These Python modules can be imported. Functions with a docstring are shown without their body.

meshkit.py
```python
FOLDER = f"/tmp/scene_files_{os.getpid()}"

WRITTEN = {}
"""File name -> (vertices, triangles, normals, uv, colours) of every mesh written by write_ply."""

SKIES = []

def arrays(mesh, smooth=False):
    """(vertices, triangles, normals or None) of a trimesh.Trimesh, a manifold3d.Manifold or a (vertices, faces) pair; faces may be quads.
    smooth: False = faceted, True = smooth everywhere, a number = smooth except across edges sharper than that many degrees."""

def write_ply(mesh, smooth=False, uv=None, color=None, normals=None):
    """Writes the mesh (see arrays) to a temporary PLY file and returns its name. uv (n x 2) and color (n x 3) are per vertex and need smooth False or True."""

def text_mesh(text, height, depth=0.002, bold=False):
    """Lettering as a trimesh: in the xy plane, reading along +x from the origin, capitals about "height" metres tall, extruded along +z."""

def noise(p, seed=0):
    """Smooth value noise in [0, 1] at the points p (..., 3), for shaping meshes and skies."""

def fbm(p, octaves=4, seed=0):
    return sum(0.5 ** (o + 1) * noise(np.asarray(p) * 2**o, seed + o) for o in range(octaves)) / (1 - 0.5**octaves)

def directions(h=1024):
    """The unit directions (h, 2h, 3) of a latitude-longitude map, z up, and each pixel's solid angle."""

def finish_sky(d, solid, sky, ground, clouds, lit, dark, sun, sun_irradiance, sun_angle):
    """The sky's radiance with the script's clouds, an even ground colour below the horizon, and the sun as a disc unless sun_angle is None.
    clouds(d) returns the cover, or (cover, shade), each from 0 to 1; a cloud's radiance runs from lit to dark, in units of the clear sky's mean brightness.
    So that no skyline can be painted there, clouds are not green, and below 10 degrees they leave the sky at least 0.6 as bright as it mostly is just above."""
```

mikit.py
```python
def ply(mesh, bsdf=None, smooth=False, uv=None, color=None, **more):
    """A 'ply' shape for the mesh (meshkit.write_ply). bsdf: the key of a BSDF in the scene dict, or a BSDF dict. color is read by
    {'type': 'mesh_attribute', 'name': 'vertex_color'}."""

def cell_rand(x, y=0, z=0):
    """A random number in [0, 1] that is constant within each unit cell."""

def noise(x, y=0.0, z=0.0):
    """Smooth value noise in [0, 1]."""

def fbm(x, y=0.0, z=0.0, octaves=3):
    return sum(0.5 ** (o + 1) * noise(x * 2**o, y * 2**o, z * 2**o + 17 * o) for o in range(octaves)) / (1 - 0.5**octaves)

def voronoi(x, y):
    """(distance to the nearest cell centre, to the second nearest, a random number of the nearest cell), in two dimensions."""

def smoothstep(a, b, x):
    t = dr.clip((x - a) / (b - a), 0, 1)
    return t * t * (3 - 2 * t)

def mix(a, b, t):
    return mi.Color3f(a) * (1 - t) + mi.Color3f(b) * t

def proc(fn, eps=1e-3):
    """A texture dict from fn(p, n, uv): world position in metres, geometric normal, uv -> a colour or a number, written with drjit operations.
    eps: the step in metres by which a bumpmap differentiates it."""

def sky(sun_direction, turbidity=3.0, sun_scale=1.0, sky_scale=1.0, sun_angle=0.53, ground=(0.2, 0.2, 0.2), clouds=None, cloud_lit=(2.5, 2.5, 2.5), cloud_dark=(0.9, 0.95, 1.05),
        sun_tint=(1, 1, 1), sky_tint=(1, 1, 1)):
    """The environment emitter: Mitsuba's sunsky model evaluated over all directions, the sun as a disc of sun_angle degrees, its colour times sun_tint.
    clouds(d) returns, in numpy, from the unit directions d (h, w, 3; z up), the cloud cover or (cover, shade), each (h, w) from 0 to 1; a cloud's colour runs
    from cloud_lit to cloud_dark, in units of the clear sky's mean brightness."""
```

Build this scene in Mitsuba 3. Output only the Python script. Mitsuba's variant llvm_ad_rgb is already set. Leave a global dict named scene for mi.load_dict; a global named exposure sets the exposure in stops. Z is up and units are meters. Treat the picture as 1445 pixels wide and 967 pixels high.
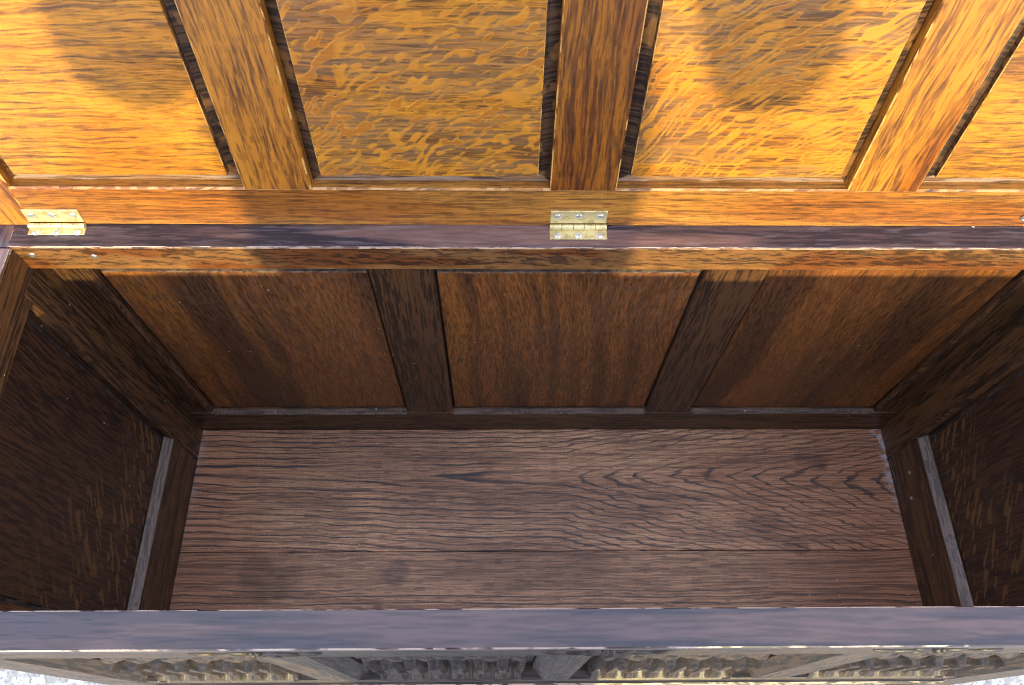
import math, random
import numpy as np
import trimesh, manifold3d
import drjit as dr
import mitsuba as mi
import mikit, meshkit
from mikit import noise, fbm, smoothstep, mix, cell_rand

T = mi.ScalarTransform4f
scene, labels = {'type': 'scene'}, {}

# ------------------------------------------------------------------ camera, sky, exposure
CAM = np.array([-0.0641, -0.4120, 1.0697])
FWD = np.array([0.014811, 0.461181, -0.887183])
UPV = np.array([-0.000277, 0.887282, 0.461228])
RGT = np.cross(FWD, UPV)
scene['camera'] = {'type': 'perspective', 'fov': 67.065, 'fov_axis': 'x', 'near_clip': 0.01, 'far_clip': 500.0,
                   'to_world': T().look_at(origin=CAM.tolist(), target=(CAM + FWD).tolist(), up=UPV.tolist())}
SUN_EL, SUN_AZ = math.radians(14.0), math.radians(4.0)      # low sun behind the photographer
SUN = [math.sin(SUN_AZ) * math.cos(SUN_EL), -math.cos(SUN_AZ) * math.cos(SUN_EL), math.sin(SUN_EL)]
scene['sky'] = mikit.sky(SUN, turbidity=3.0, sun_scale=0.27, sky_scale=1.0, sun_angle=1.3, ground=(0.3, 0.29, 0.27),
                         clouds=lambda d: 0.80, cloud_lit=(1.80, 1.95, 2.5), sky_tint=(1.04, 1.0, 1.03), sun_tint=(0.85, 1.04, 0.95))
exposure = 4.8

# ------------------------------------------------------------------ wood
# uv of every board: u runs along the grain, v across it, in metres; each board has its own offset (u + 3 * seed).
# v + 100 marks the worn arris of a board, v + 200 the darker stained groove that is run round a panel, v + 300 up-facing hollows and worn chamfers, paler with sky light put into the colour.


def zones(uv):
    v = uv.y
    groove = v > 150.0
    worn = (v > 50.0) & (v < 150.0)
    v = dr.select(v > 250.0, v - 300.0, dr.select(groove, v - 200.0, dr.select(worn, v - 100.0, v)))
    return uv.x, v, worn, groove


def chips(u, v, c, worn, pale=(0.42, 0.31, 0.20), lo=0.50, hi=0.62):
    k = smoothstep(lo, hi, fbm(u * 70.0, v * 120.0, 5.0, octaves=3))
    return dr.select(worn, mix(c, pale, k * 0.8), c)


def specks(u, v, c, n=130.0, much=0.985, col=(0.45, 0.45, 0.44)):
    """Small pale crumbs of dust, each a dot of its own."""
    x, y = u * n, v * n
    ix, iy = dr.floor(x), dr.floor(y)
    r = cell_rand(ix, iy, 5)
    dx, dy = x - ix - 0.2 - 0.6 * cell_rand(ix, iy, 6), y - iy - 0.2 - 0.6 * cell_rand(ix, iy, 7)
    on = (r > much) & (dx * dx + dy * dy < dr.square(0.05 + 0.08 * cell_rand(ix, iy, 8)))
    return dr.select(on, mi.Color3f(*col), c)


def streaks(u, v, fu, fv, k=1.9):
    """Grain streaks about 1 / fu long and 1 / fv wide, two finer octaves over them, 0 to 1 with a spread contrast."""
    s = 0.55 * noise(u * fu, v * fv, 4.3) + 0.29 * noise(u * fu * 2.3, v * fv * 1.9, 6.1) + 0.16 * noise(u * fu * 5.1, v * fv * 3.7, 8.7)
    return dr.clip(0.5 + k * (s - 0.5), 0, 1)


def lines(u, v, fu, fv):
    """Thin wavy lines along the grain: the ridges of two stretched noises, 0 to 1."""
    a = 1.0 - dr.abs(2.0 * noise(u * fu, v * fv, 2.2) - 1.0)
    b = 1.0 - dr.abs(2.0 * noise(u * fu * 2.1, v * fv * 2.3, 5.2) - 1.0)
    return dr.maximum(smoothstep(0.72, 0.98, a), 0.8 * smoothstep(0.76, 0.98, b))


def lid_panel_colour(p, n, uv):
    u, v, worn, groove = zones(uv)
    k = dr.floor(u / 3.0) - 8.0                                # which of the four panels
    much = dr.select(k < 0.5, 0.10, dr.select(k < 1.5, 1.0, dr.select(k < 2.5, 1.0, 0.2)))
    turn = dr.select(k < 1.5, 0.60, 0.95)
    vv = v + 0.006 * (fbm(u * 13, v * 20, 1.0) - 0.5) + 0.0022 * (noise(u * 48, v * 120, 2.0) - 0.5)
    s = streaks(u, vv, 24.0, 560.0, 1.6)
    fine = noise(u * 55, vv * 900, 27.0) * 0.6 + 0.4 * noise(u * 190, vv * 1700, 28.0)
    band = fbm(u * 4 + 3, vv * 30, 7.0)
    dark = smoothstep(0.30, 0.86, 0.62 * s + 0.42 * fine + 0.40 * (band - 0.5) - 0.06 + 0.13 * much)
    c = mix((0.440, 0.172, 0.012), (0.105, 0.042, 0.012), dark)
    c = mix(c, c * mi.Color3f(0.88, 0.74, 0.62), smoothstep(0.40, 0.72, fbm(u * 8, vv * 26, 11.0)))
    c = mix(c, mi.Color3f(0.190, 0.105, 0.046) * (0.45 + 1.1 * fine), 0.40 * much * smoothstep(0.40, 0.62, fbm(u * 16, vv * 60, 12.0) + 0.25 * (s - 0.5)))
    c = c * (1.0 - 0.35 * smoothstep(0.58, 0.74, noise(u * 120, vv * 1050, 29.0)))
    # ray flecks: smooth orange patches, pale along one edge, running askew to the grain
    ul, vl = u - 3.0 * (k + 8.0) - 1.5, v - 3.6
    ul = dr.select(k < 0.5, ul + 0.38, dr.select(k < 1.5, ul + 0.12, dr.select(k < 2.5, ul - 0.14, ul - 0.4)))
    a = turn + 0.9 * (noise(u * 6, v * 6, 13.0) - 0.5)
    ca, sa = dr.cos(a), dr.sin(a)
    wu = ul + 0.008 * (noise(u * 55, v * 55, 15.0) - 0.5)
    wv = vl + 0.006 * (noise(u * 55, v * 55, 16.0) - 0.5)
    far, near = dr.select(k < 1.5, 105.0, 62.0), dr.select(k < 1.5, 360.0, 420.0)
    lift = 0.30 * (noise(u * 19, v * 21, 19.0) - 0.5) + 0.16 * (noise(wu * 190, wv * 420, 18.0) - 0.5)

    def fleck(dy):
        return 0.5 + 1.05 * (noise((wu * ca + (wv + dy) * sa) * far, ((wv + dy) * ca - wu * sa) * near, 17.0) - 0.5) + lift

    f, g = fleck(0.0), fleck(-0.0010)
    core = smoothstep(0.670, 0.745, f)
    pale = smoothstep(0.695, 0.730, g) * (1.0 - core)
    silk = smoothstep(0.52, 0.66, f) * (1.0 - core)
    c = mix(c, mi.Color3f(0.470, 0.192, 0.016), silk * much * 0.55)
    c = mix(c, mi.Color3f(0.560, 0.250, 0.028), pale * much * 0.40)
    c = mix(c, mix((0.310, 0.102, 0.008), (0.440, 0.168, 0.012), smoothstep(0.42, 0.58, noise(u * 40, v * 60, 25.0))) * (0.80 + 0.40 * fine), core * much * 0.85)
    # the hollow round the panel took much more stain, streaked across by the plane
    h = mix((0.090, 0.046, 0.023), (0.022, 0.013, 0.010), smoothstep(0.3, 0.7, s))
    h = mix(h, mi.Color3f(0.26, 0.12, 0.032), 0.6 * smoothstep(0.60, 0.74, fbm(u * 90, v * 70, 21.0)))
    skylit = mix((0.230, 0.125, 0.062), (0.080, 0.044, 0.028), smoothstep(0.25, 0.75, s)) * (0.7 + 0.6 * fine)  # paler bottom hollow: the sky light it catches, put into the colour
    skylit = mix(skylit, mi.Color3f(0.30, 0.23, 0.18), 0.6 * smoothstep(0.50, 0.66, fbm(u * 26, v * 260, 24.0)))
    c = dr.select(uv.y > 250.0, skylit, dr.select(groove, h, c))
    return chips(u, v, c, worn, (0.60, 0.36, 0.11), 0.35, 0.6)


def lid_panel_height(p, n, uv):
    u, v, worn, groove = zones(uv)
    vv = v + 0.007 * (fbm(u * 13, v * 20, 1.0) - 0.5)
    return streaks(u, vv, 30.0, 400.0)


def lid_frame_colour(p, n, uv):
    u, v, worn, groove = zones(uv)
    vv = v + 0.012 * (fbm(u * 7, v * 10, 1.0) - 0.5) + 0.0018 * (noise(u * 40, v * 110, 2.0) - 0.5)
    s = streaks(u, vv, 20.0, 430.0, 1.8)
    fine = noise(u * 60, vv * 850, 27.0) * 0.6 + 0.4 * noise(u * 200, vv * 1700, 28.0)
    dark = smoothstep(0.34, 0.84, 0.72 * s + 0.45 * fine - 0.08 + 0.25 * (fbm(u * 4, vv * 22, 8.0) - 0.5))
    c = mix((0.375, 0.142, 0.013), (0.120, 0.044, 0.011), dark)
    c = dr.select(dr.floor(u / 3.0) == 6.0, c * mi.Color3f(0.72, 0.66, 0.62), c)       # the middle one is a redder, darker piece
    c = c * (1.0 - 0.35 * smoothstep(0.58, 0.74, noise(u * 110, vv * 1050, 29.0)))
    c = mix(c, c * mi.Color3f(0.62, 0.46, 0.40), smoothstep(0.40, 0.66, fbm(u * 3.5, v * 12, 31.0)))
    return chips(u, v, c, worn, (0.60, 0.34, 0.10), 0.38, 0.6)


def lid_rail_colour(p, n, uv):
    u, v, worn, groove = zones(uv)
    vv = v + 0.003 * (fbm(u * 6, v * 30, 1.0) - 0.5) + 0.0010 * (noise(u * 40, v * 130, 2.0) - 0.5)
    s = streaks(u, vv, 16.0, 560.0, 1.6)
    fine = noise(u * 70, vv * 1000, 27.0) * 0.6 + 0.4 * noise(u * 200, vv * 1900, 28.0)
    dark = smoothstep(0.30, 0.92, 0.70 * s + 0.45 * fine - 0.06 + 0.25 * (fbm(u * 5, vv * 60, 8.0) - 0.5))
    c = mix((0.350, 0.146, 0.022), (0.110, 0.044, 0.012), dark)
    c = c * (1.0 - 0.35 * smoothstep(0.56, 0.72, noise(u * 100, vv * 1000, 29.0)))
    c = mix(c, c * mi.Color3f(0.74, 0.58, 0.48), smoothstep(0.42, 0.7, fbm(u * 4, vv * 34, 31.0)))
    c = dr.select(uv.y > 250.0, mix((0.36, 0.21, 0.09), (0.20, 0.10, 0.045), s), c)
    return chips(u, v, c, worn, (0.40, 0.22, 0.08), 0.42, 0.60)


def floor_colour(p, n, uv):
    u, v, worn, groove = zones(uv)
    x, y = p.x, p.y
    back = y > -0.1778
    # cathedral figure of the wide board: nested V shapes that point left
    wu = x + 0.050 * (fbm(x * 8, y * 34, 1.0) - 0.5) + 0.014 * (noise(x * 60, y * 220, 7.0) - 0.5)
    wy = y + 0.0725 + 0.017 * (fbm(x * 4.0, y * 9, 2.0) - 0.5) + 0.0055 * (fbm(x * 24, y * 60, 3.0) - 0.5) + 0.018 * x
    along = dr.select(wu < 0.03, (wu - 0.03) * 2.35, (wu - 0.03) * 25.0)
    ay = dr.abs(wy)
    q = dr.select(wy > 0, 155.0, 122.0) * ay * ay / (ay + 0.026)
    f1 = along - q + 0.8 * fbm(x * 3, y * 14, 4.0)
    # the narrow front board: close straight grain that opens up into a few wavy dark lines in front
    vy = y + 0.0060 * (fbm(x * 8, y * 24, 5.0) - 0.5) + 0.0012 * (noise(x * 60, y * 100, 6.0) - 0.5)
    f2 = dr.select(vy < -0.228, vy * 120.0, vy * 260.0) + 0.9 * fbm(x * 6, y * 22, 6.0)
    f = dr.select(back, f1, f2)
    t = f - dr.floor(f)
    line = (1.0 - smoothstep(0.06, 0.25, t)) + smoothstep(0.93, 1.0, t)
    brk = smoothstep(0.28, 0.60, noise(x * 14, y * 300, 8.0) * 0.6 + 0.4 * noise(x * 60, y * 800, 9.0))
    weak = dr.select(back, 0.45 + 0.55 * smoothstep(0.36, 0.56, fbm(x * 4, y * 22, 10.0) + 0.12), dr.select(vy < -0.228, 0.95, 0.40))
    line = line * (0.62 + 0.38 * brk) * weak
    fine = streaks(x, vy, 15.0, 700.0)
    c = mix((0.470, 0.256, 0.138), (0.250, 0.122, 0.064), smoothstep(0.25, 0.80, fine))
    c = c * (1.0 - 0.45 * smoothstep(0.56, 0.72, noise(x * 75, vy * 1000, 14.0)))
    blot = fbm(x * 4.2 + 5, y * 10, 13.0)
    c = mix(c, c * mi.Color3f(0.66, 0.62, 0.62), smoothstep(0.45, 0.66, blot))
    # the right end keeps its red polish, the middle is worn paler
    red = smoothstep(0.14, 0.42, x + 0.26 * (blot - 0.5)) + 0.8 * (1.0 - smoothstep(-0.48, -0.34, x + 0.2 * (blot - 0.5)))
    c = mix(c, mi.Color3f(0.290, 0.120, 0.062) * (1.15 - 0.65 * smoothstep(0.35, 0.70, fine)), dr.clip(red, 0, 1) * 0.8)
    c = dr.select(back, c, c * mi.Color3f(0.84, 0.83, 0.82))
    c = mix(c, mi.Color3f(0.026, 0.018, 0.019), dr.clip(line * 1.25, 0, 1) * (0.93 - 0.22 * smoothstep(0.0, 0.3, x) * fbm(x * 18, y * 60, 16.0) * 1.6))
    # old ink-dark stains with an outline of their own
    st = fbm(x * 30, y * 30, 31.0)
    for cx, cy, r in ((-0.375, -0.212, 0.034), (-0.21, -0.205, 0.018), (0.395, -0.05, 0.020), (0.345, -0.172, 0.012), (0.30, -0.14, 0.022)):
        d = dr.sqrt(dr.square((x - cx) * 0.6) + dr.square(y - cy)) / r + 1.1 * (st - 0.5)
        c = mix(c, c * mi.Color3f(0.50, 0.48, 0.52), (1.0 - smoothstep(0.55, 0.95, d)) * 0.75)
    seam = (dr.abs(y + 0.1778 + 0.0006 * (noise(x * 40, 0, 3.0) - 0.5)) < 0.0005)
    c = dr.select(seam, c * 0.55, c)
    # pale grey dust that was swept into the corners, ragged at its edge
    dn = fbm(x * 160, y * 160, 21.0) * 0.6 + 0.4 * fbm(x * 30, y * 30, 22.0)
    edge = dr.maximum(smoothstep(0.488, 0.500, x + 0.016 * (dn - 0.5)), 0.4 * smoothstep(-0.488, -0.500, x))
    edge = edge * smoothstep(-0.18, -0.02, y + 0.1 * (dn - 0.5)) + smoothstep(0.462, 0.502, x) * smoothstep(-0.030, -0.002, y)
    c = mix(c, mi.Color3f(0.40, 0.43, 0.46), dr.clip(edge, 0, 1) * smoothstep(0.42, 0.60, dn) * 0.6)
    return specks(u, v, c, 150.0, 0.993)


def floor_height(p, n, uv):
    vy = p.y + 0.0060 * (fbm(p.x * 8, p.y * 24, 5.0) - 0.5)
    return streaks(p.x, vy, 15.0, 700.0)


def dark_panel_colour(p, n, uv):
    """The old back panels: brown heartwood with darker and more orange stripes."""
    u, v, worn, groove = zones(uv)
    vv = v + 0.050 * (fbm(u * 2.6, v * 6, 1.0) - 0.5) + 0.25 * u * (cell_rand(dr.floor(u / 3.0), 3) - 0.5)
    stripe = 0.6 * fbm(u * 1.2, vv * 15, 2.0) + 0.4 * fbm(u * 2.0, vv * 52, 2.5)
    c = mix((0.180, 0.062, 0.016), (0.075, 0.029, 0.011), smoothstep(0.40, 0.60, stripe))
    c = mix(c, mi.Color3f(0.225, 0.080, 0.016), 0.70 * smoothstep(0.58, 0.72, fbm(u * 2.0 + 7, vv * 42, 3.0)))
    s = streaks(u, vv, 60.0, 760.0)
    c = c * (1.55 - 0.95 * s) * (1.0 - 0.4 * smoothstep(0.56, 0.72, noise(u * 130, vv * 1100, 14.0)))
    c = mix(c, mi.Color3f(0.095, 0.074, 0.062), 0.25 * smoothstep(0.50, 0.66, fbm(u * 140, v * 420, 7.0)) * smoothstep(0.46, 0.66, fbm(u * 7, v * 9, 8.0)))
    c = dr.select(groove, mix((0.075, 0.054, 0.043), (0.038, 0.026, 0.021), smoothstep(0.35, 0.65, fbm(u * 130, v * 200, 9.0))), c)
    c = chips(u, v, c, worn, (0.18, 0.12, 0.08), 0.52, 0.64)
    return specks(u, v, c, 120.0, 0.994)


def dark_frame_colour(p, n, uv):
    u, v, worn, groove = zones(uv)
    vv = v + 0.008 * (fbm(u * 5, v * 12, 1.0) - 0.5)
    s = streaks(u, vv, 34.0, 560.0)
    c = mix((0.084, 0.037, 0.015), (0.021, 0.011, 0.006), smoothstep(0.28, 0.72, s + 0.6 * (fbm(u * 4, vv * 40, 8.0) - 0.5)))
    c = mix(c, mi.Color3f(0.115, 0.048, 0.013), 0.55 * smoothstep(0.58, 0.74, fbm(u * 6, vv * 60, 9.0)) * (1.2 - 0.6 * s))
    c = dr.select(groove, mix((0.150, 0.108, 0.086), (0.068, 0.047, 0.037), smoothstep(0.25, 0.80, s)), c)  # worn up-facing chamfers, made paler by painted sky light
    c = chips(u, v, c, worn, (0.27, 0.20, 0.15), 0.44, 0.56)
    return specks(u, v, c, 120.0, 0.992)


def end_panel_colour(p, n, uv):
    """End panels: nearly black brown with short golden ray flecks low down."""
    u, v, worn, groove = zones(uv)
    vv = v + 0.012 * (fbm(u * 4, v * 8, 1.0) - 0.5)
    s = streaks(u, vv, 44.0, 620.0)
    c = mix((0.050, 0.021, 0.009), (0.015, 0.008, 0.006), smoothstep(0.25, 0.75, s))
    ul = u - 3.0 * dr.floor(u / 3.0)
    along, lean = 0.63 * ul + 0.77 * v, 0.77 * ul - 0.63 * v + 0.004 * (noise(u * 26, v * 40, 2.0) - 0.5)
    f = noise(along * 56, lean * 290, 10.0) + 0.15 * (noise(u * 120, v * 500, 11.0) - 0.5)
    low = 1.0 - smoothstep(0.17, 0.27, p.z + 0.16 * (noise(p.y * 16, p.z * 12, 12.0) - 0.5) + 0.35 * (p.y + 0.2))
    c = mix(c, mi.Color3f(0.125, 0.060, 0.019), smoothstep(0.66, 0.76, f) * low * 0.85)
    c = dr.select(groove, mix((0.060, 0.045, 0.037), (0.026, 0.019, 0.016), smoothstep(0.35, 0.65, fbm(u * 130, v * 200, 9.0))), c)
    return specks(u, v, chips(u, v, c, worn, (0.30, 0.23, 0.17), 0.5, 0.64), 110.0, 0.994)


def top_colour(p, n, uv):
    """Handled top edges: dark stain, worn thin in pinkish streaks."""
    u, v, worn, groove = zones(uv)
    vv = v + 0.005 * (fbm(u * 5, v * 30, 1.0) - 0.5)
    s = streaks(u, vv, 30.0, 420.0)
    c = mix((0.054, 0.034, 0.036), (0.018, 0.014, 0.019), smoothstep(0.30, 0.70, s + 0.5 * (fbm(u * 4, vv * 60, 5.0) - 0.5)))
    front = p.y < -0.2                                         # the front rim is a darker piece, blue sky reflection tinted into it
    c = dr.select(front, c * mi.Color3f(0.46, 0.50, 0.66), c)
    c = mix(c, mi.Color3f(0.170, 0.092, 0.072) * (1.25 - 0.6 * s), dr.select(front, 0.22, 0.7) * smoothstep(0.52, 0.70, fbm(u * 5, vv * 75, 8.0)))
    c = mix(c, mi.Color3f(0.16, 0.15, 0.17), dr.select(front, 0.0, 0.22) * smoothstep(0.62, 0.74, fbm(u * 44, vv * 620, 12.0)))
    c = chips(u, v, c, worn, (0.40, 0.31, 0.25), 0.40, 0.58)
    return specks(u, v, c, 90.0, 0.994, (0.6, 0.55, 0.5))


def top_height(p, n, uv):
    u, v, worn, groove = zones(uv)
    return streaks(u, v, 30.0, 420.0)


def batten_colour(p, n, uv):
    """Front of the hinge rail: bare brown oak full of black pores."""
    u, v, worn, groove = zones(uv)
    vv = v + 0.006 * (fbm(u * 9, v * 30, 1.0) - 0.5) + 0.05 * u + 0.004 * (noise(u * 70, v * 140, 2.0) - 0.5)
    s = streaks(u, vv, 80.0, 480.0, 1.9)
    d = smoothstep(0.34, 0.74, s + 0.30 * (fbm(u * 9, vv * 60, 8.0) - 0.5))
    c = mix((0.165, 0.074, 0.023), (0.034, 0.016, 0.008), d * (0.7 + 0.3 * noise(u * 500, v * 1500, 3.0)))
    c = dr.select(v - 3.857 < 0.0075 + 0.002 * (noise(u * 40, 1.0, 4.0) - 0.5), mix((0.24, 0.105, 0.028), (0.10, 0.042, 0.013), s), c)
    c = mix(c, c * mi.Color3f(0.72, 0.50, 0.36), smoothstep(0.42, 0.66, fbm(u * 11, vv * 50, 9.0)))
    return chips(u, v, c, worn, (0.34, 0.23, 0.13), 0.44, 0.60)


def front_colour(p, n, uv):
    u, v, worn, groove = zones(uv)
    vv = v + 0.006 * (fbm(u * 6, v * 20, 1.0) - 0.5)
    s = streaks(u, vv, 34.0, 480.0)
    c = mix((0.046, 0.030, 0.020), (0.014, 0.011, 0.010), smoothstep(0.28, 0.72, s))
    return chips(u, v, c, worn, (0.40, 0.30, 0.20), 0.42, 0.6)


def oak(fn, rough, spec=0.5, coat=0.0, coat_gloss=0.85, height=None, scale=0.0):
    b = {'type': 'principled', 'base_color': mikit.proc(fn), 'roughness': rough, 'specular': spec, 'clearcoat': coat, 'clearcoat_gloss': coat_gloss}
    if height is not None:
        b = {'type': 'bumpmap', 'bump': mikit.proc(height, eps=2e-4), 'scale': scale, 'nested': b}
        b = {'type': 'bumpmap', 'arbitrary': mikit.proc(height, eps=2e-4), 'scale': scale, 'bsdf': b['nested']}
    return {'type': 'twosided', 'bsdf': b}


scene['oak_lid_panel'] = oak(lid_panel_colour, 0.42, height=lid_panel_height, scale=0.00012)
scene['oak_lid_frame'] = oak(lid_frame_colour, 0.42)
scene['oak_lid_rail'] = oak(lid_rail_colour, 0.42)
scene['oak_floor'] = oak(floor_colour, 0.55, height=floor_height, scale=0.00010)
scene['oak_dark_panel'] = oak(dark_panel_colour, 0.45)
scene['oak_dark_frame'] = oak(dark_frame_colour, 0.42)
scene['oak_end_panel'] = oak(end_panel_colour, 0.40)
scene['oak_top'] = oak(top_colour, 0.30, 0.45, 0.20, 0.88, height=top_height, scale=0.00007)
scene['oak_batten'] = oak(batten_colour, 0.50)
scene['oak_front'] = oak(front_colour, 0.46, 0.5, 0.0)


def brass_rough(p, n, uv):
    return 0.20 + 0.25 * fbm(p.x * 300, p.y * 300, p.z * 300)


def brass_colour(p, n, uv):
    return mix((0.62, 0.53, 0.27), (0.44, 0.36, 0.16), smoothstep(0.4, 0.7, fbm(p.x * 220, p.y * 220, p.z * 220)))


scene['brass'] = {'type': 'principled', 'base_color': mikit.proc(brass_colour), 'metallic': 0.6, 'roughness': 0.36}
scene['steel'] = {'type': 'principled', 'base_color': {'type': 'rgb', 'value': [0.62, 0.62, 0.62]}, 'metallic': 0.9, 'roughness': 0.3}


def ground_colour(p, n, uv):
    g = cell_rand(dr.floor(p.x * 420), dr.floor(p.y * 420))
    f = fbm(p.x * 130, p.y * 130, 1.0)
    c = mix((0.24, 0.235, 0.225), (0.40, 0.395, 0.38), smoothstep(0.35, 0.65, f))
    c = mix(c, mi.Color3f(0.16, 0.155, 0.15), smoothstep(0.62, 0.72, fbm(p.x * 300, p.y * 300, 5.0)))
    return mix(c, c * (0.8 + 0.4 * g), 0.5)


def ground_height(p, n, uv):
    return fbm(p.x * 180, p.y * 180, 2.0)


scene['concrete'] = {'type': 'twosided', 'bsdf': {'type': 'bumpmap', 'arbitrary': mikit.proc(ground_height, eps=5e-4), 'scale': 0.002,
                     'bsdf': {'type': 'principled', 'base_color': mikit.proc(ground_colour), 'roughness': 0.85}}}

# ------------------------------------------------------------------ mesh helpers
USED = {}


def numbered(key):
    n = USED.get(key, -1) + 1
    USED[key] = n
    return key if n == 0 else f'{key}_{n:03d}'


def add(key, V, F, bsdf, grain=None, seed=0, flag=None, place=None, label=None):
    """One faceted mesh; the uv of each face from its position in the piece's own frame, u along the grain."""
    V, F = np.asarray(V, float), np.asarray(F, int)
    key = numbered(key)
    W = V if place is None else place(V)
    if place is not None:
        e = place(np.vstack([np.zeros(3), np.eye(3)]))
        if np.linalg.det(e[1:] - e[0]) < 0:
            F = F[:, ::-1]
    if grain is None:
        m = trimesh.Trimesh(W, F, process=True)
        scene[key] = mikit.ply(m, bsdf, smooth=35)
    else:
        tri = V[F]
        nn = np.abs(np.cross(tri[:, 1] - tri[:, 0], tri[:, 2] - tri[:, 0]))
        o = [a for a in range(3) if a != grain]
        across = np.where(nn[:, o[0]] > nn[:, o[1]], o[1], o[0])
        end = nn[:, grain] > 1.5 * np.maximum(nn[:, o[0]], nn[:, o[1]])
        k = np.arange(len(F))[:, None]
        j = np.arange(3)[None]
        u = np.where(end[:, None], tri[:, :, o[0]] * 3, tri[:, :, grain]) + 3.0 * seed + 1.5
        v = np.where(end[:, None], tri[:, :, o[1]], tri[k, j, across[:, None]]) + 2 + 0.7 * across[:, None]
        if flag is not None:
            v = v + 100.0 * np.asarray(flag)[:, None]
        W3 = W[F].reshape(-1, 3)
        scene[key] = mikit.ply((W3, np.arange(len(W3)).reshape(-1, 3)), bsdf, smooth=False, uv=np.stack([u.ravel(), v.ravel()], 1))
    if label:
        labels[key] = {'label': label}
    return key


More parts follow.
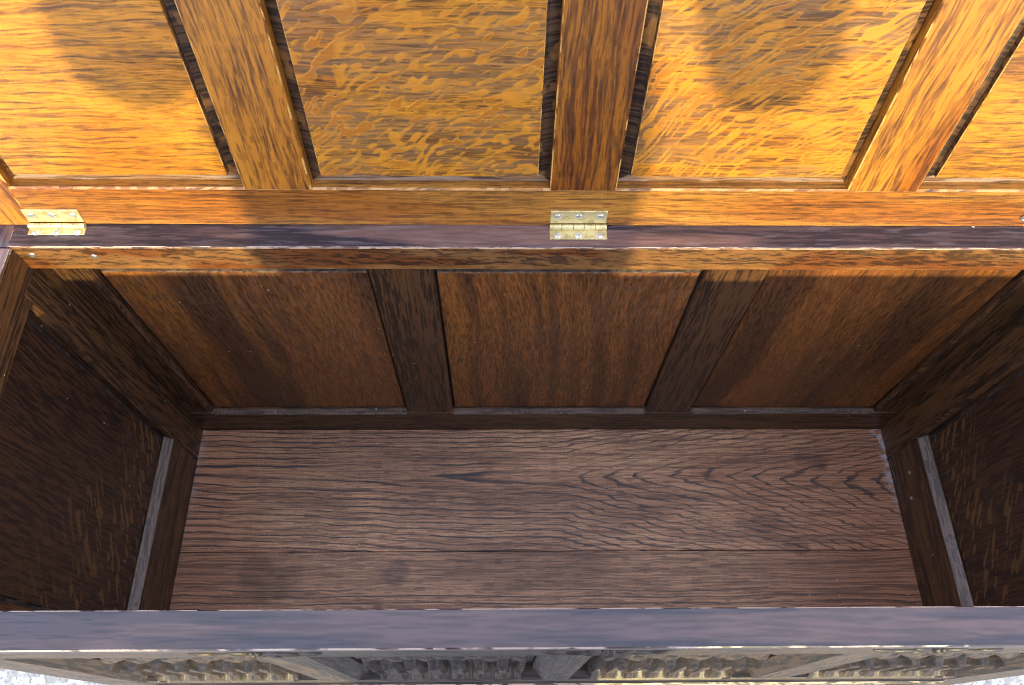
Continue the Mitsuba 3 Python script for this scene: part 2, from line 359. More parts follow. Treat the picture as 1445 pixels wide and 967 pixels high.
def board(box, grain, ch=0.0012, wob=0.5, seed=0, step=0.006, sky_pale=True):
    """A board with worn arrises: box = (x0, x1, y0, y1, z0, z1), swept along the grain. ch: one size or four (numbers or functions of the place along
    the board) for the long edges (a0 b0), (a1 b0), (a1 b1), (a0 b1), where a and b are the two axes other than the grain. Returns V, F, flags."""
    lo, hi = np.array(box[0::2], float), np.array(box[1::2], float)
    o = [k for k in range(3) if k != grain]
    L = hi[grain] - lo[grain]
    n = max(2, int(L / step) + 1)
    s = np.linspace(0, 1, n)
    cs = ch if isinstance(ch, (tuple, list)) else (ch,) * 4
    size = []
    for q, c in enumerate(cs):
        c = np.array([c(x) for x in s * L]) if callable(c) else np.full(n, float(c))
        w = meshkit.fbm(np.stack([s * L * 28, np.full(n, 7.3 * q + seed * 3.1), np.full(n, 0.5)], 1), 4, seed)
        size.append(np.minimum(c, np.where(c > 0.0025, c * (1 + 0.10 * (w - 0.5)), c * (1 + wob * 2.4 * (w - 0.5)))))
    a0, a1, b0, b1 = lo[o[0]], hi[o[0]], lo[o[1]], hi[o[1]]
    c0, c1, c2, c3 = size
    prof = [(a0 + c0, b0 + 0 * c0), (a1 - c1, b0 + 0 * c0), (a1 + 0 * c1, b0 + c1), (a1 + 0 * c1, b1 - c2), (a1 - c2, b1 + 0 * c2), (a0 + c3, b1 + 0 * c3), (a0 + 0 * c3, b1 - c3), (a0 + 0 * c0, b0 + c0)]
    V = np.zeros((n, 8, 3))
    for k, (a, b) in enumerate(prof):
        V[:, k, o[0]], V[:, k, o[1]], V[:, k, grain] = a, b, lo[grain] + s * L
    F, fl = [], []
    idx = np.arange(n * 8).reshape(n, 8)
    big = [np.mean(c) > 0.003 for c in size]
    corner = {1: 1, 3: 2, 5: 3, 7: 0}
    for k in range(8):
        k2 = (k + 1) % 8
        a, b, c, d = idx[:-1, k], idx[:-1, k2], idx[1:, k2], idx[1:, k]
        F += [np.stack([a, b, c], 1), np.stack([a, c, d], 1)]
        fl += [np.full(2 * (n - 1), 0 if (k % 2 == 0 or (big[corner[k]] and not sky_pale)) else (3 if big[corner[k]] else 1))]
    for e in (0, n - 1):
        r = idx[e]
        F.append(np.array([[r[0], r[i], r[i + 1]] for i in range(1, 7)]))
        fl.append(np.zeros(6, int))
    return V.reshape(-1, 3), np.vstack(F), np.concatenate(fl)


def add_board(key, box, grain, bsdf, ch=0.0012, wob=0.5, seed=0, place=None, label=None, step=0.006):
    V, F, fl = board(box, grain, ch, wob, seed, step, bsdf != 'oak_front' and grain != 2)  # only rails: their up-facing chamfers carry the painted sky light
    return add(key, V, F, bsdf, grain, seed, fl, place, label)


def fielded(x0, x1, h0, h1, rings, flags, step=0.004, rough=0.0003, seed=0):
    """A panel in the x, h plane (depth along the third axis): rings of (inset left, right, bottom, top, depth), from the edge to the raised field; flags of the
    strips between the rings and of the field. Returns vertices (x, depth, h)."""
    nx, nh = max(2, int((x1 - x0) / step)), max(2, int((h1 - h0) / step))
    V, F, fl = [], [], []
    loops = []
    for l, r, b, t, d in rings:
        xs, hs = np.linspace(x0 + l, x1 - r, nx), np.linspace(h0 + b, h1 - t, nh)
        P = np.concatenate([np.stack([xs[:-1], np.full(nx - 1, hs[0])], 1), np.stack([np.full(nh - 1, xs[-1]), hs[:-1]], 1),
                            np.stack([xs[:0:-1], np.full(nx - 1, hs[-1])], 1), np.stack([np.full(nh - 1, xs[0]), hs[:0:-1]], 1)])
        dep = d + rough * (meshkit.fbm(np.stack([P[:, 0] * 160, P[:, 1] * 160, np.full(len(P), seed + 10 * d)], 1), 3, seed) - 0.5) * 2
        loops.append(np.arange(len(P)) + sum(len(v) for v in V))
        V.append(np.stack([P[:, 0], dep, P[:, 1]], 1))
    for q in range(len(loops) - 1):
        a, b = loops[q], loops[q + 1]
        a2, b2 = np.roll(a, -1), np.roll(b, -1)
        F += [np.stack([a, a2, b2], 1), np.stack([a, b2, b], 1)]
        fl.append(np.full(2 * len(a), flags[q]))
    l, r, b, t, d = rings[-1]
    base = sum(len(v) for v in V)
    V.append(np.array([[(x0 + l + x1 - r) / 2, d, (h0 + b + h1 - t) / 2]]))
    a = loops[-1]
    F.append(np.stack([a, np.roll(a, -1), np.full(len(a), base)], 1))
    fl.append(np.full(len(a), flags[-1]))
    return np.vstack(V), np.vstack(F), np.concatenate(fl)


CHEST = 'blanket_chest'
labels[CHEST] = {'label': 'old dark oak chest with its panelled golden lid open, standing on pale concrete', 'category': 'chest'}
HR = 0.492                # height of the rim above the inside of the floor

# ------------------------------------------------------------------ lid, leaning back by 7.1 degrees
TH = math.radians(7.109)
B0 = np.array([0.0, 0.0076, HR + 0.0015])
EH, EN = np.array([0, math.sin(TH), math.cos(TH)]), np.array([0, -math.cos(TH), math.sin(TH)])


def on_lid(P):            # (x, n, h): n towards the inside of the lid
    P = np.asarray(P, float)
    return B0 + P[:, :1] * np.array([1, 0, 0]) + P[:, 2:] * EH + P[:, 1:2] * EN


LID = CHEST + '__lid'
OPEN0, OPEN1 = 0.0455, 0.338
MUN = [(-0.2845, -0.2270), (-0.0215, 0.0362), (0.2375, 0.2985)]
bays = [(-0.4850, MUN[0][0]), (MUN[0][1], MUN[1][0]), (MUN[1][1], MUN[2][0]), (MUN[2][1], 0.4970)]
# long edges (a0 b0), (a1 b0), (a1 b1), (a0 b1); for a rail a = n, b = h; for a stile or muntin a = x, b = n
add_board(LID + '__bottom_rail', (-0.4852, 0.4972, -0.020, 0.0, 0.0, OPEN0), 0, 'oak_lid_rail', (0.001, 0.0012, 0.0017, 0.001), seed=1, place=on_lid)
add_board(LID + '__top_rail', (-0.4852, 0.4972, -0.020, 0.0, OPEN1, 0.388), 0, 'oak_lid_rail', 0.0015, seed=2, place=on_lid)
add_board(LID + '__stile', (-0.534, -0.4850, -0.020, 0.0, -0.0002, 0.388), 2, 'oak_lid_frame', 0.0015, seed=3, place=on_lid)
add_board(LID + '__stile', (0.4970, 0.546, -0.020, 0.0, -0.0002, 0.388), 2, 'oak_lid_frame', 0.0015, seed=4, place=on_lid)
for i, (a, b) in enumerate(MUN):
    add_board(LID + '__muntin', (a, b, -0.016, 0.0006, OPEN0 - 0.0005, OPEN1 + 0.0005), 2, 'oak_lid_frame', (0.001, 0.001, 0.0011, 0.0011), seed=5 + i, place=on_lid)
for i, (a, b) in enumerate(bays):
    W_ = 0.0112
    rings = [(-0.004, -0.004, -0.003, -0.004, -0.0120), (0.0, 0.0, 0.0, 0.0, -0.0105), (0.0035, 0.0035, 0.004, 0.0035, -0.0095), (0.0080, 0.0080, 0.0105, 0.0080, -0.0080),
             (W_ - 0.0012, W_ - 0.0012, 0.0130, W_ - 0.0012, -0.0066), (W_ - 0.0006, W_ - 0.0006, 0.0136, W_ - 0.0006, -0.0020), (W_, W_, 0.0142, W_, -0.0012)]
    V, F, fl = fielded(a, b, OPEN0, OPEN1, rings, (2, 2, 2, 2, 2, 1, 0), seed=i)
    # the up-facing hollow along the bottom is paler: painted sky light
    mid = V[F].mean(1)
    fl = np.where((fl == 2) & (mid[:, 2] - OPEN0 < np.minimum(mid[:, 0] - a, b - mid[:, 0])), 3, fl)
    add(LID + '__panel', V, F, 'oak_lid_panel', 0, 8 + i, fl, on_lid)
# backing boards that close the lid behind the panels
add_board(LID + '__backing_board', (-0.530, 0.542, -0.0245, -0.0205, 0.004, 0.384), 0, 'oak_dark_frame', 0.0008, seed=14, place=on_lid)

# ------------------------------------------------------------------ back wall of the chest
BACK = CHEST + '__back_wall'
ob, ot = 0.0640, 0.4440
BM = [(-0.1945, -0.1310), (0.1400, 0.2030)]
bb = [(-0.4650, BM[0][0]), (BM[0][1], BM[1][0]), (BM[1][1], 0.4640)]


def ledge(x):
    return 0.0062 if any(a + 0.001 <= x - 0.5 <= b - 0.001 for a, b in bb) else 0.0006


add_board(BACK + '__bottom_rail', (-0.500, 0.500, 0.0, 0.022, -0.012, ob), 0, 'oak_dark_frame', (0.001, 0.001, 0.001, ledge), seed=20, step=0.002)
add_board(BACK + '__top_rail', (-0.500, 0.500, 0.0005, 0.022, ot, HR - 0.001), 0, 'oak_dark_frame', 0.0012, seed=21)
add_board(BACK + '__stile', (-0.500, -0.4650, 0.0005, 0.022, ob, ot), 2, 'oak_dark_frame', (0.001, 0.0035, 0.001, 0.001), seed=22)
add_board(BACK + '__stile', (0.4640, 0.500, 0.0005, 0.022, ob, ot), 2, 'oak_dark_frame', (0.0035, 0.001, 0.001, 0.001), seed=23)
for i, (a, b) in enumerate(BM):
    add_board(BACK + '__muntin', (a, b, 0.0005, 0.022, ob, ot), 2, 'oak_dark_frame', (0.0040, 0.0040, 0.001, 0.001), seed=24 + i)
for i, (a, b) in enumerate(bb):
    tb = (0.0300, 0.0310, 0.0235)[i]
    rings = [(-0.002, -0.002, -0.003, -0.003, -0.0130), (0.0, 0.0, 0.0, 0.0, -0.0125), (0.0030, 0.0030, 0.003, tb, -0.0095), (0.0034, 0.0034, 0.0035, tb + 0.0007, -0.0080)]
    V, F, fl = fielded(a, b, ob, ot, rings, (2, 2, 1, 0), seed=30 + i)
    V = V * np.array([1, -1, 1])
    add(BACK + '__panel', V, F, 'oak_dark_panel', 2, 30 + i, fl)

# hinge rail: the batten along the top of the back
add_board(CHEST + '__hinge_rail', (-0.5025, 0.5025, -0.0165, 0.0215, 0.4570, HR), 0, 'oak_batten', (0.0012, 0.0012, 0.0010, 0.0009), seed=40)
add_board(CHEST + '__hinge_rail__worn_top', (-0.5025, 0.5025, -0.0160, 0.0210, HR + 0.0002, HR + 0.0012), 0, 'oak_top', 0.0005, seed=41)

# ------------------------------------------------------------------ end walls
for side, s in (('left', -1), ('right', 1)):
    END = numbered(CHEST + '__end_wall')

    def mir(P, s=s):
        return np.asarray(P, float) * np.array([s, 1, 1])
    x0, x1 = 0.500, 0.526
    yb, yfr = -0.0480, -0.2970
    # right-hand frame, mirrored for the left; for a stile a = x, b = y; for a rail along y a = x, b = z
    add_board(END + '__stile', (x0, x1, yb, 0.020, -0.012, 0.4560), 2, 'oak_dark_frame', (0.0045, 0.001, 0.001, 0.001), seed=50 + s, place=mir)
    add_board(END + '__stile', (x0, x1, -0.3255, yfr, -0.012, 0.4560), 2, 'oak_dark_frame', (0.001, 0.001, 0.001, 0.0045), seed=53 + s, place=mir)
    add_board(END + '__bottom_rail', (x0 + 0.0003, x1, yfr, yb, -0.012, 0.0985), 1, 'oak_dark_frame', (0.001, 0.001, 0.001, 0.0095), seed=56 + s, place=mir)
    add_board(END + '__top_rail', (x0 + 0.0003, x1, -0.3255, -0.0170, 0.4400, HR - 0.0008), 1, 'oak_dark_frame', (0.0030, 0.001, 0.001, 0.0015), seed=59 + s, place=mir)
    add_board(END + '__top_rail__worn_top', (x0 + 0.0008, x1 - 0.0005, -0.3250, -0.0180, HR - 0.0006, HR + 0.0006), 1, 'oak_top', 0.0005, seed=62 + s, place=mir)
    rings = [(-0.002, -0.002, -0.003, -0.003, 0.0150), (0, 0, 0, 0, 0.0145), (0.006, 0.006, 0.004, 0.006, 0.0120), (0.0066, 0.0066, 0.0046, 0.0066, 0.0100)]
    V, F, fl = fielded(yfr, yb, 0.0985, 0.4400, rings, (2, 2, 1, 0), seed=65 + s)
    V = np.stack([x0 + V[:, 1], V[:, 0], V[:, 2]], 1)
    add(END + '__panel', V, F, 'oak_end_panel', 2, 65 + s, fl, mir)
    # the corner behind the end rail, flush with the hinge rail, and the feet
    add_board(END + '__corner_block', (x0 + 0.0030, x1, -0.0166, 0.0215, 0.4565, HR - 0.0008), 1, 'oak_dark_frame', 0.0008, seed=68 + s, place=mir)
    add_board(END + '__corner_block__worn_top', (x0 + 0.0033, x1 - 0.0005, -0.0163, 0.0210, HR - 0.0006, HR + 0.0004), 1, 'oak_top', 0.0005, seed=76 + s, place=mir)
    add_board(CHEST + '__leg', (x1 - 0.045, x1, -0.020, 0.0225, -0.090, -0.0125), 2, 'oak_dark_frame', 0.0015, seed=72 + s, place=mir)

# ------------------------------------------------------------------ floor of the chest
FL = CHEST + '__bottom'
add_board(FL + '__board', (-0.4998, 0.4998, -0.1776, -0.0004, -0.0115, 0.0), 0, 'oak_floor', 0.0006, seed=80)
add_board(FL + '__board', (-0.4998, 0.4998, -0.3250, -0.1779, -0.0115, -0.0003), 0, 'oak_floor', 0.0006, seed=81)

# ------------------------------------------------------------------ front
FR = CHEST + '__front_wall'
YF, YI = -0.347, -0.326
fb, ft = 0.110, 0.380
op = [(-0.4650, -0.2800), (-0.2130, -0.0280), (0.0250, 0.2130), (0.2750, 0.4600)]
up = [(-0.527, -0.4650), (-0.2800, -0.2130), (-0.0280, 0.0250), (0.2130, 0.2750), (0.4600, 0.527)]
add_board(FR + '__top_rail', (-0.527, 0.527, YF, YI, ft, HR - 0.0005), 0, 'oak_front', (0.0012, 0.001, 0.001, 0.001), seed=90)
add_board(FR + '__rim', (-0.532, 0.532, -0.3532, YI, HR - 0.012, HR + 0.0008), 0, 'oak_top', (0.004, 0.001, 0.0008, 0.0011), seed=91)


def stop(x, L, size=0.010):
    e = min(x - 0.012, L - 0.012 - x) / 0.010
    e = min(max(e, 0), 1)
    return 0.0008 + size * e * e * (3 - 2 * e)


for i, (a, b) in enumerate(up):
    end = i in (0, 4)
    c0 = 0.001 if i == 0 else 0.0120
    c1 = 0.001 if i == 4 else 0.0120
    add_board(FR + ('__stile' if end else '__muntin'), (a, b, YF + 0.0002, YI, -0.090 if end else fb, ft), 2, 'oak_front', (c0, c1, 0.001, 0.001), seed=92 + i)
add_board(FR + '__backing_board', (-0.4655, 0.4605, -0.3272, YI + 0.0004, 0.05, 0.40), 0, 'oak_dark_frame', 0.0004, seed=89)


def bottom_chamfer(x):
    X = -0.465 + x
    for a, b in op:
        if a <= X <= b:
            return stop(X - a, b - a)
    return 0.0008


add_board(FR + '__bottom_rail', (-0.4650, 0.4600, YF, YI, -0.012, fb), 0, 'oak_front', (0.001, 0.001, 0.001, bottom_chamfer), seed=98, step=0.002)
# two fine beads run along the bottom rail
for k, z in enumerate((0.078, 0.058)):
    add_board(FR + '__bead', (-0.4648, 0.4598, YF - 0.0035, YF + 0.001, z - 0.004, z + 0.004), 0, 'oak_front', (0.0012, 0.001, 0.001, 0.0012), seed=99 + k)


def linenfold(a, b, z0, z1, seed):
    """Carved folds: flutes that run out in sloping ends below, two layers of them, and a wavy cloth edge on top."""
    nx, nz = 150, 170
    xs, zs = np.linspace(a, b, nx), np.linspace(z0, z1, nz)
    X, Z = np.meshgrid(xs, zs)
    t, h = (X - a) / (b - a), (Z - z0) / (z1 - z0)
    P = np.stack([X * 40, Z * 40, np.full_like(X, seed)], -1)
    wob = meshkit.fbm(P, 3, seed) - 0.5
    n = 8
    ph = (t * n) % 1.0
    flute = np.abs(ph - 0.5) * 2                       # 0 in the middle of a fold, 1 in the groove
    fold = 0.014 - 0.0125 * np.clip((flute - 0.30) / 0.5, 0, 1) ** 0.8
    d = fold.copy()
    # upper layer of cloth, one step prouder, whose lower edge is a row of pointed ends
    edge = 0.36 + 0.050 * (1 - np.abs(((t * n + 0.5) % 1.0) - 0.5) * 2)
    upper = np.clip((h - edge) / 0.020, 0, 1)
    d += upper * (0.0015 + 0.003 * np.cos((t * n + 0.5) * 2 * np.pi))
    # third layer and the wavy hem at the top
    hem = 0.80 + 0.06 * np.sin(t * 2 * np.pi * 3 + seed) + 0.02 * np.sin(t * 2 * np.pi * 7)
    d = np.where(h > hem, 0.0015 + 0.004 * np.clip(1 - (h - hem) / 0.10, 0, 1) * (np.sin(t * 34) * 0.5 + 0.5), d)
    # sloping run-out at the foot
    foot = 0.060 + 0.050 * np.clip(1 - flute * 1.3, 0, 1)
    k = np.clip(h / foot, 0, 1)
    d = d * k + 0.0175 * (1 - k) * np.clip(1.15 - h / 0.12, 0, 1)
    # above the folds: rows of overlapping scalloped leaves, each row half a leaf aside and proud at its lower edge
    row = np.floor((h - 0.46) / 0.085)
    lt = (t * 6 + 0.5 * (row % 2)) % 1.0
    lh = ((h - 0.46) / 0.085) % 1.0
    leaf = np.clip(1 - ((lt - 0.5) / 0.5) ** 2 - 0.75 * (1 - lh) ** 2, 0, 1)
    d = np.where((h > 0.46) & (h < 0.90), 0.003 + 0.011 * np.sqrt(leaf) * (0.55 + 0.45 * (1 - lh)), d)
    d = np.where(h >= 0.90, 0.0015, d)
    d += 0.0016 * wob
    e = np.clip((np.minimum(t, 1 - t) - 0.045) / 0.030, 0, 1)
    d = d * e + 0.001 * (1 - e)
    V = np.stack([X, -d, Z], -1).reshape(-1, 3)
    i = np.arange(nx * nz).reshape(nz, nx)
    A, B, C, D = i[:-1, :-1].ravel(), i[:-1, 1:].ravel(), i[1:, 1:].ravel(), i[1:, :-1].ravel()
    return V, np.vstack([np.stack([A, B, C], 1), np.stack([A, C, D], 1)])


for i, (a, b) in enumerate(op):
    V, F = linenfold(a - 0.001, b + 0.001, fb - 0.001, ft + 0.001, i)
    V[:, 1] += YF + 0.0185
    add(FR + '__carved_panel', V, F, 'oak_front', 2, 100 + i)


def flower(cx, cz, seed):
    """A small carved sprig on the top rail: leaves either side of a boss, in shallow relief."""
    parts = []
    rnd = np.random.default_rng(seed)
    for sx in (-1, 1):
        for k, (dx, dz, l, w, tilt) in enumerate(((0.012, 0.004, 0.017, 0.0050, 0.35), (0.026, -0.003, 0.020, 0.0045, -0.15), (0.043, 0.002, 0.017, 0.0035, 0.12), (0.014, -0.009, 0.012, 0.004, -0.6))):
            m = trimesh.creation.icosphere(subdivisions=2)
            m.apply_scale([l / 2 * 1.2, 0.0030, w])
            m.apply_transform(trimesh.transformations.rotation_matrix(-sx * tilt, [0, 1, 0]))
            m.apply_translation([cx + sx * dx, YF + 0.0002, cz + dz])
            parts.append(m)
    for k in range(6):
        m = trimesh.creation.icosphere(subdivisions=2)
        m.apply_scale([0.0042, 0.0034, 0.0030])
        m.apply_transform(trimesh.transformations.rotation_matrix(k * math.pi / 3, [0, 1, 0]))
        m.apply_translation([cx + 0.006 * math.cos(k * math.pi / 3), YF + 0.0002, cz + 0.006 * math.sin(k * math.pi / 3)])
        parts.append(m)
    return trimesh.util.concatenate(parts)


for i, cx in enumerate((-0.257, 0.022, 0.285)):
    m = flower(cx, 0.412, i)
    add(FR + '__carved_sprig', m.vertices, m.faces, 'oak_front', 0, 110 + i)

# ------------------------------------------------------------------ hinges and screws


def slot_screw(c, nrm, r=0.0032, turn=0.3):
    """A domed slotted screw head: a lathe cut by its slot, standing on the point c along nrm."""
    prof = [(0, -0.0012), (r, -0.0012), (r, 0.0002), (r * 0.8, 0.0007), (r * 0.4, 0.0010), (0, 0.0011)]
    m = manifold3d.CrossSection([[(x, y) for x, y in prof]]).revolve(28)
    m = m - manifold3d.Manifold.cube((0.0012, r * 2.4, 0.002), True).translate((0, 0, 0.0011)).rotate((0, 0, math.degrees(turn)))
    g = m.to_mesh()
    V = np.array(g.vert_properties[:, :3])
    z = np.asarray(nrm, float) / np.linalg.norm(nrm)
    x = np.cross([0.3, 0.1, 0.9] if abs(z[2]) < 0.9 else [0, 1, 0], z)
    x /= np.linalg.norm(x)
    R = np.stack([x, np.cross(z, x), z])
    return V @ R + np.asarray(c, float), np.array(g.tri_verts)


def plain_box(b, ch=0.0004):
    lo, hi = np.array(b[0::2], float), np.array(b[1::2], float)
    pts = [[(lo, hi)[i][0] + (ch, -ch)[i] * (q != 0), (lo, hi)[j][1] + (ch, -ch)[j] * (q != 1), (lo, hi)[k][2] + (ch, -ch)[k] * (q != 2)]
           for i in (0, 1) for j in (0, 1) for k in (0, 1) for q in (0, 1, 2)]
    m = trimesh.convex.convex_hull(np.array(pts))
    return m.vertices, m.faces


def hinge(x0, x1, yf, seed):
    HG = numbered(CHEST + '__hinge')
    rnd = random.Random(seed)
    zt = HR + 0.0012
    kc = np.array([0, 0.0046, zt + 0.0024])             # axis of the knuckle
    V, F = plain_box((x0, x1, yf, 0.0044, zt - 0.0006, zt + 0.0008))
    add(HG + '__leaf', V, F, 'brass')
    V, F = plain_box((x0 + 0.0004, x1 - 0.0006, -0.0006, 0.0011, 0.0042, 0.0195))
    add(HG + '__leaf', V, F, 'brass', place=on_lid)
    cuts = [0, 0.21, 0.41, 0.60, 0.80, 1.0]
    for k in range(5):
        m = trimesh.creation.cylinder(radius=0.0026, height=(cuts[k + 1] - cuts[k]) * (x1 - x0) - 0.0005, sections=28)
        m.apply_transform(trimesh.transformations.rotation_matrix(math.pi / 2, [0, 1, 0]))
        m.apply_translation([x0 + (cuts[k] + cuts[k + 1]) / 2 * (x1 - x0), kc[1], kc[2]])
        add(HG + '__knuckle', m.vertices, m.faces, 'brass')
    for t in (0.14, 0.50, 0.87):
        V, F = slot_screw([x0 + t * (x1 - x0), yf * 0.55 + 0.0018 * 0.45, zt + 0.0008], [0, 0, 1], turn=rnd.uniform(0, 3))
        add(HG + '__screw', V, F, 'steel')
        V, F = slot_screw(on_lid(np.array([[x0 + t * (x1 - x0), 0.0011, 0.0130]]))[0], EN, turn=rnd.uniform(0, 3))
        add(HG + '__screw', V, F, 'steel')


hinge(-0.4885, -0.4380, -0.0035, 1)
hinge(-0.0195, 0.0325, -0.0072, 2)
for x, z in ((-0.4880, 0.4800), (-0.4330, 0.4780)):
    V, F = slot_screw([x, -0.0166, z], [0, -1, 0], turn=0.8)
    add(CHEST + '__hinge_rail__screw', V, F, 'steel')
for y, z in ((-0.083, 0.048), (-0.116, 0.037)):
    V, F = slot_screw([0.4999, y, z], [-1, 0, 0], r=0.0026, turn=0.5)
    add(CHEST + '__end_wall_001__screw', V, F, 'steel')
m = trimesh.creation.torus(0.0052, 0.0011, major_sections=32, minor_sections=10)
m.apply_transform(trimesh.transformations.rotation_matrix(math.pi / 2 - 0.4, [1, 0, 0]))
m.apply_translation([0.4135, 0.0015, 0.0135])
add(LID + '__screw_eye', m.vertices, m.faces, 'steel', place=on_lid)

# ------------------------------------------------------------------ the photographer, behind the camera: only the shadow on the lid is seen
PH = 'person'
labels[PH] = {'label': 'photographer in dark jacket and trousers leaning over the chest, phone in both hands', 'category': 'person'}
GZ = -0.09
BX = -0.064


def rgb(v, rough=0.8, **k):
    return {'type': 'twosided', 'bsdf': {'type': 'principled', 'base_color': {'type': 'rgb', 'value': list(v)}, 'roughness': rough, **k}}


scene['cloth_jacket'] = rgb((0.030, 0.034, 0.045), 0.9)
scene['cloth_trousers'] = rgb((0.035, 0.036, 0.040), 0.9)
scene['skin'] = rgb((0.52, 0.33, 0.24), 0.5)
scene['hair'] = rgb((0.05, 0.032, 0.02), 0.6)
scene['leather'] = rgb((0.05, 0.035, 0.025), 0.5)
scene['phone_black'] = rgb((0.02, 0.02, 0.022), 0.25)


def ball(c, r):
    c, r = np.asarray(c, float), np.broadcast_to(np.asarray(r, float), 3)
    return trimesh.creation.icosphere(subdivisions=2).vertices * r + c


def body(bones, length=0.012, rounds=12):
    """One continuous surface round a chain of bones, each the hull of the balls at its two ends."""
    M = manifold3d.Manifold()
    for (c0, r0), (c1, r1) in bones:
        M += manifold3d.Manifold.hull_points(np.vstack([ball(c0, r0), ball(c1, r1)]))
    M = M.refine_to_length(length)
    g = M.to_mesh()
    m = trimesh.Trimesh(np.array(g.vert_properties[:, :3]), np.array(g.tri_verts))
    trimesh.smoothing.filter_taubin(m, iterations=rounds)
    return m


def px(dx, y, z):
    return np.array([BX + dx, y, z])


hip, waist, chest_c, neck0, neck1, head_c = px(0, -0.760, 0.80), px(0, -0.725, 0.93), px(0, -0.640, 1.12), px(0, -0.585, 1.270), px(0, -0.555, 1.345), px(0, -0.515, 1.430)
# camera-facing directions of the phone
PC = CAM - FWD * 0.0125
bones = [((hip + [0, 0.01, 0.02], (0.175, 0.115, 0.09)), (waist, (0.155, 0.105, 0.08))), ((waist, (0.155, 0.105, 0.08)), (chest_c, (0.185, 0.115, 0.12))),
         ((chest_c, (0.185, 0.115, 0.12)), (neck0, (0.075, 0.07, 0.05)))]
for s in (-1, 1):
    sh, el, wr = px(s * 0.185, -0.610, 1.195), px(s * 0.235 + 0.012, -0.640, 0.835), PC + RGT * s * 0.125 - UPV * 0.075 - FWD * 0.020
    bones += [((neck0, 0.065), (sh, 0.066)), ((chest_c, (0.15, 0.10, 0.10)), (sh, 0.066)), ((sh, 0.066), (el, 0.049)), ((el, 0.049), (wr, 0.034))]
m = body(bones)
add(PH + '__jacket', m.vertices, m.faces, 'cloth_jacket')
bones = [((hip + [-0.07, 0, 0.03], (0.105, 0.115, 0.09)), (hip + [0.07, 0, 0.03], (0.105, 0.115, 0.09)))]
for s in (-1, 1):
    kn, an = px(s * 0.076, -0.740, 0.385), px(s * 0.066, -0.800, GZ + 0.075)
    h0 = hip + [s * 0.085, 0, -0.02]
    bones += [((hip + [s * 0.07, 0, 0.03], (0.10, 0.11, 0.09)), (h0, 0.098)), ((h0, 0.098), (kn, 0.076)), ((kn, 0.076), (an, 0.066))]
m = body(bones)
add(PH + '__trousers', m.vertices, m.faces, 'cloth_trousers')
for s in (-1, 1):
    a = px(s * 0.080, -0.815, GZ + 0.045)
    m = body([((a, (0.040, 0.042, 0.040)), (a + [s * 0.012, 0.120, -0.010], (0.045, 0.05, 0.030))), ((a + [s * 0.012, 0.120, -0.010], (0.045, 0.05, 0.030)), (a + [s * 0.02, 0.175, -0.018], (0.038, 0.035, 0.022)))], 0.008, 6)
    m.vertices[:, 2] = np.maximum(m.vertices[:, 2], GZ)
    add(PH + '__shoe', m.vertices, m.faces, 'leather')
# head, tilted down towards the phone
hd = [((neck0 + [0, 0.01, 0.01], 0.055), (neck1, 0.052)), ((neck1, 0.052), (head_c - [0, 0, 0.02], 0.07)), ((head_c + [0, -0.012, 0.028], (0.074, 0.088, 0.080)), (head_c + [0, 0.055, -0.062], (0.042, 0.034, 0.030))),
      ((head_c + [0, 0.083, -0.002], (0.010, 0.012, 0.012)), (head_c + [0, 0.102, -0.035], (0.015, 0.014, 0.011))), ((head_c + [-0.03, 0.066, 0.018], (0.016, 0.016, 0.010)), (head_c + [0.03, 0.066, 0.018], (0.016, 0.016, 0.010))),
      ((head_c + [-0.018, 0.080, -0.066], (0.010, 0.010, 0.006)), (head_c + [0.018, 0.080, -0.066], (0.010, 0.010, 0.006)))]
for s in (-1, 1):
    hd += [((head_c + [s * 0.074, -0.008, 0.012], (0.008, 0.018, 0.020)), (head_c + [s * 0.074, 0.0, -0.022], (0.007, 0.012, 0.014)))]
m = body(hd, 0.006, 6)
add(PH + '__head', m.vertices, m.faces, 'skin')
m = body([((head_c + [0, -0.022, 0.040], (0.081, 0.092, 0.080)), (head_c + [0, -0.045, -0.010], (0.076, 0.070, 0.075)))], 0.01, 6)
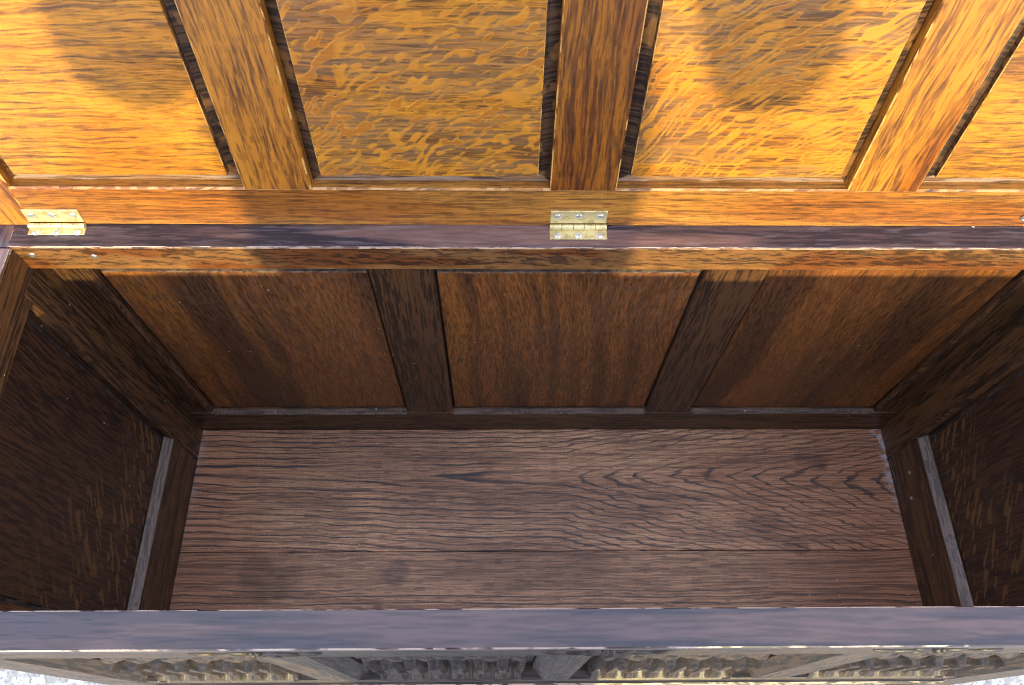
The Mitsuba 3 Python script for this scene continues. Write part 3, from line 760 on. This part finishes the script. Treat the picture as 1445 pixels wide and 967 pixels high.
add(PH + '__hair', m.vertices, m.faces, 'hair')
for s in (-1, 1):
    def at(a, b, c, s=s):            # a outwards along the phone, b up the phone, c towards the scene
        return PC + RGT * s * a + UPV * b + FWD * c
    wr = at(0.122, -0.068, -0.020)
    hb = [((wr, 0.028), (at(0.104, -0.030, -0.016), (0.026, 0.024, 0.020))), ((at(0.104, -0.030, -0.016), 0.022), (at(0.100, 0.014, -0.012), 0.018))]
    for k, (l, r) in enumerate(((0.9, 0.0085), (1.0, 0.009), (0.95, 0.0085), (0.78, 0.0075))):
        b = 0.022 - 0.019 * k
        q0, q1, q2, q3 = at(0.100, b, -0.008), at(0.104, b + 0.004, 0.006), at(0.094, b + 0.006, 0.0135), at(0.094 - 0.030 * l, b + 0.010, 0.0150)
        if s > 0 and k == 0:
            q3 = at(0.080, b + 0.010, 0.0150)
        hb += [((q0, r + 0.001), (q1, r)), ((q1, r), (q2, r - 0.0005)), ((q2, r - 0.0005), (q3, r - 0.0015))]
    t0, t1, t2 = at(0.098, -0.034, -0.022), at(0.082, -0.012, -0.026), at(0.060, 0.004, -0.022)
    hb += [((t0, 0.013), (t1, 0.0105)), ((t1, 0.0105), (t2, 0.0085))]
    m = body(hb, 0.003, 6)
    add(PH + '__hand', m.vertices, m.faces, 'skin')
m = trimesh.creation.box((0.160, 0.076, 0.008))
m = trimesh.convex.convex_hull(np.vstack([m.vertices * [0.97, 1, 1], m.vertices * [1, 0.94, 1]]))
R = np.stack([RGT, UPV, -FWD])
V = m.vertices @ R + PC
add('phone', V, m.faces, 'phone_black')
labels['phone'] = {'label': 'black phone held in both hands of the photographer above the chest', 'category': 'phone'}

# ------------------------------------------------------------------ ground
g = trimesh.creation.box((400, 400, 0.02))
scene['ground'] = mikit.ply((np.array([[-60, -60, -0.09], [60, -60, -0.09], [60, 60, -0.09], [-60, 60, -0.09]], float), np.array([[0, 1, 2], [0, 2, 3]])), 'concrete')
labels['ground'] = {'kind': 'structure', 'label': 'pale rough concrete under the chest'}
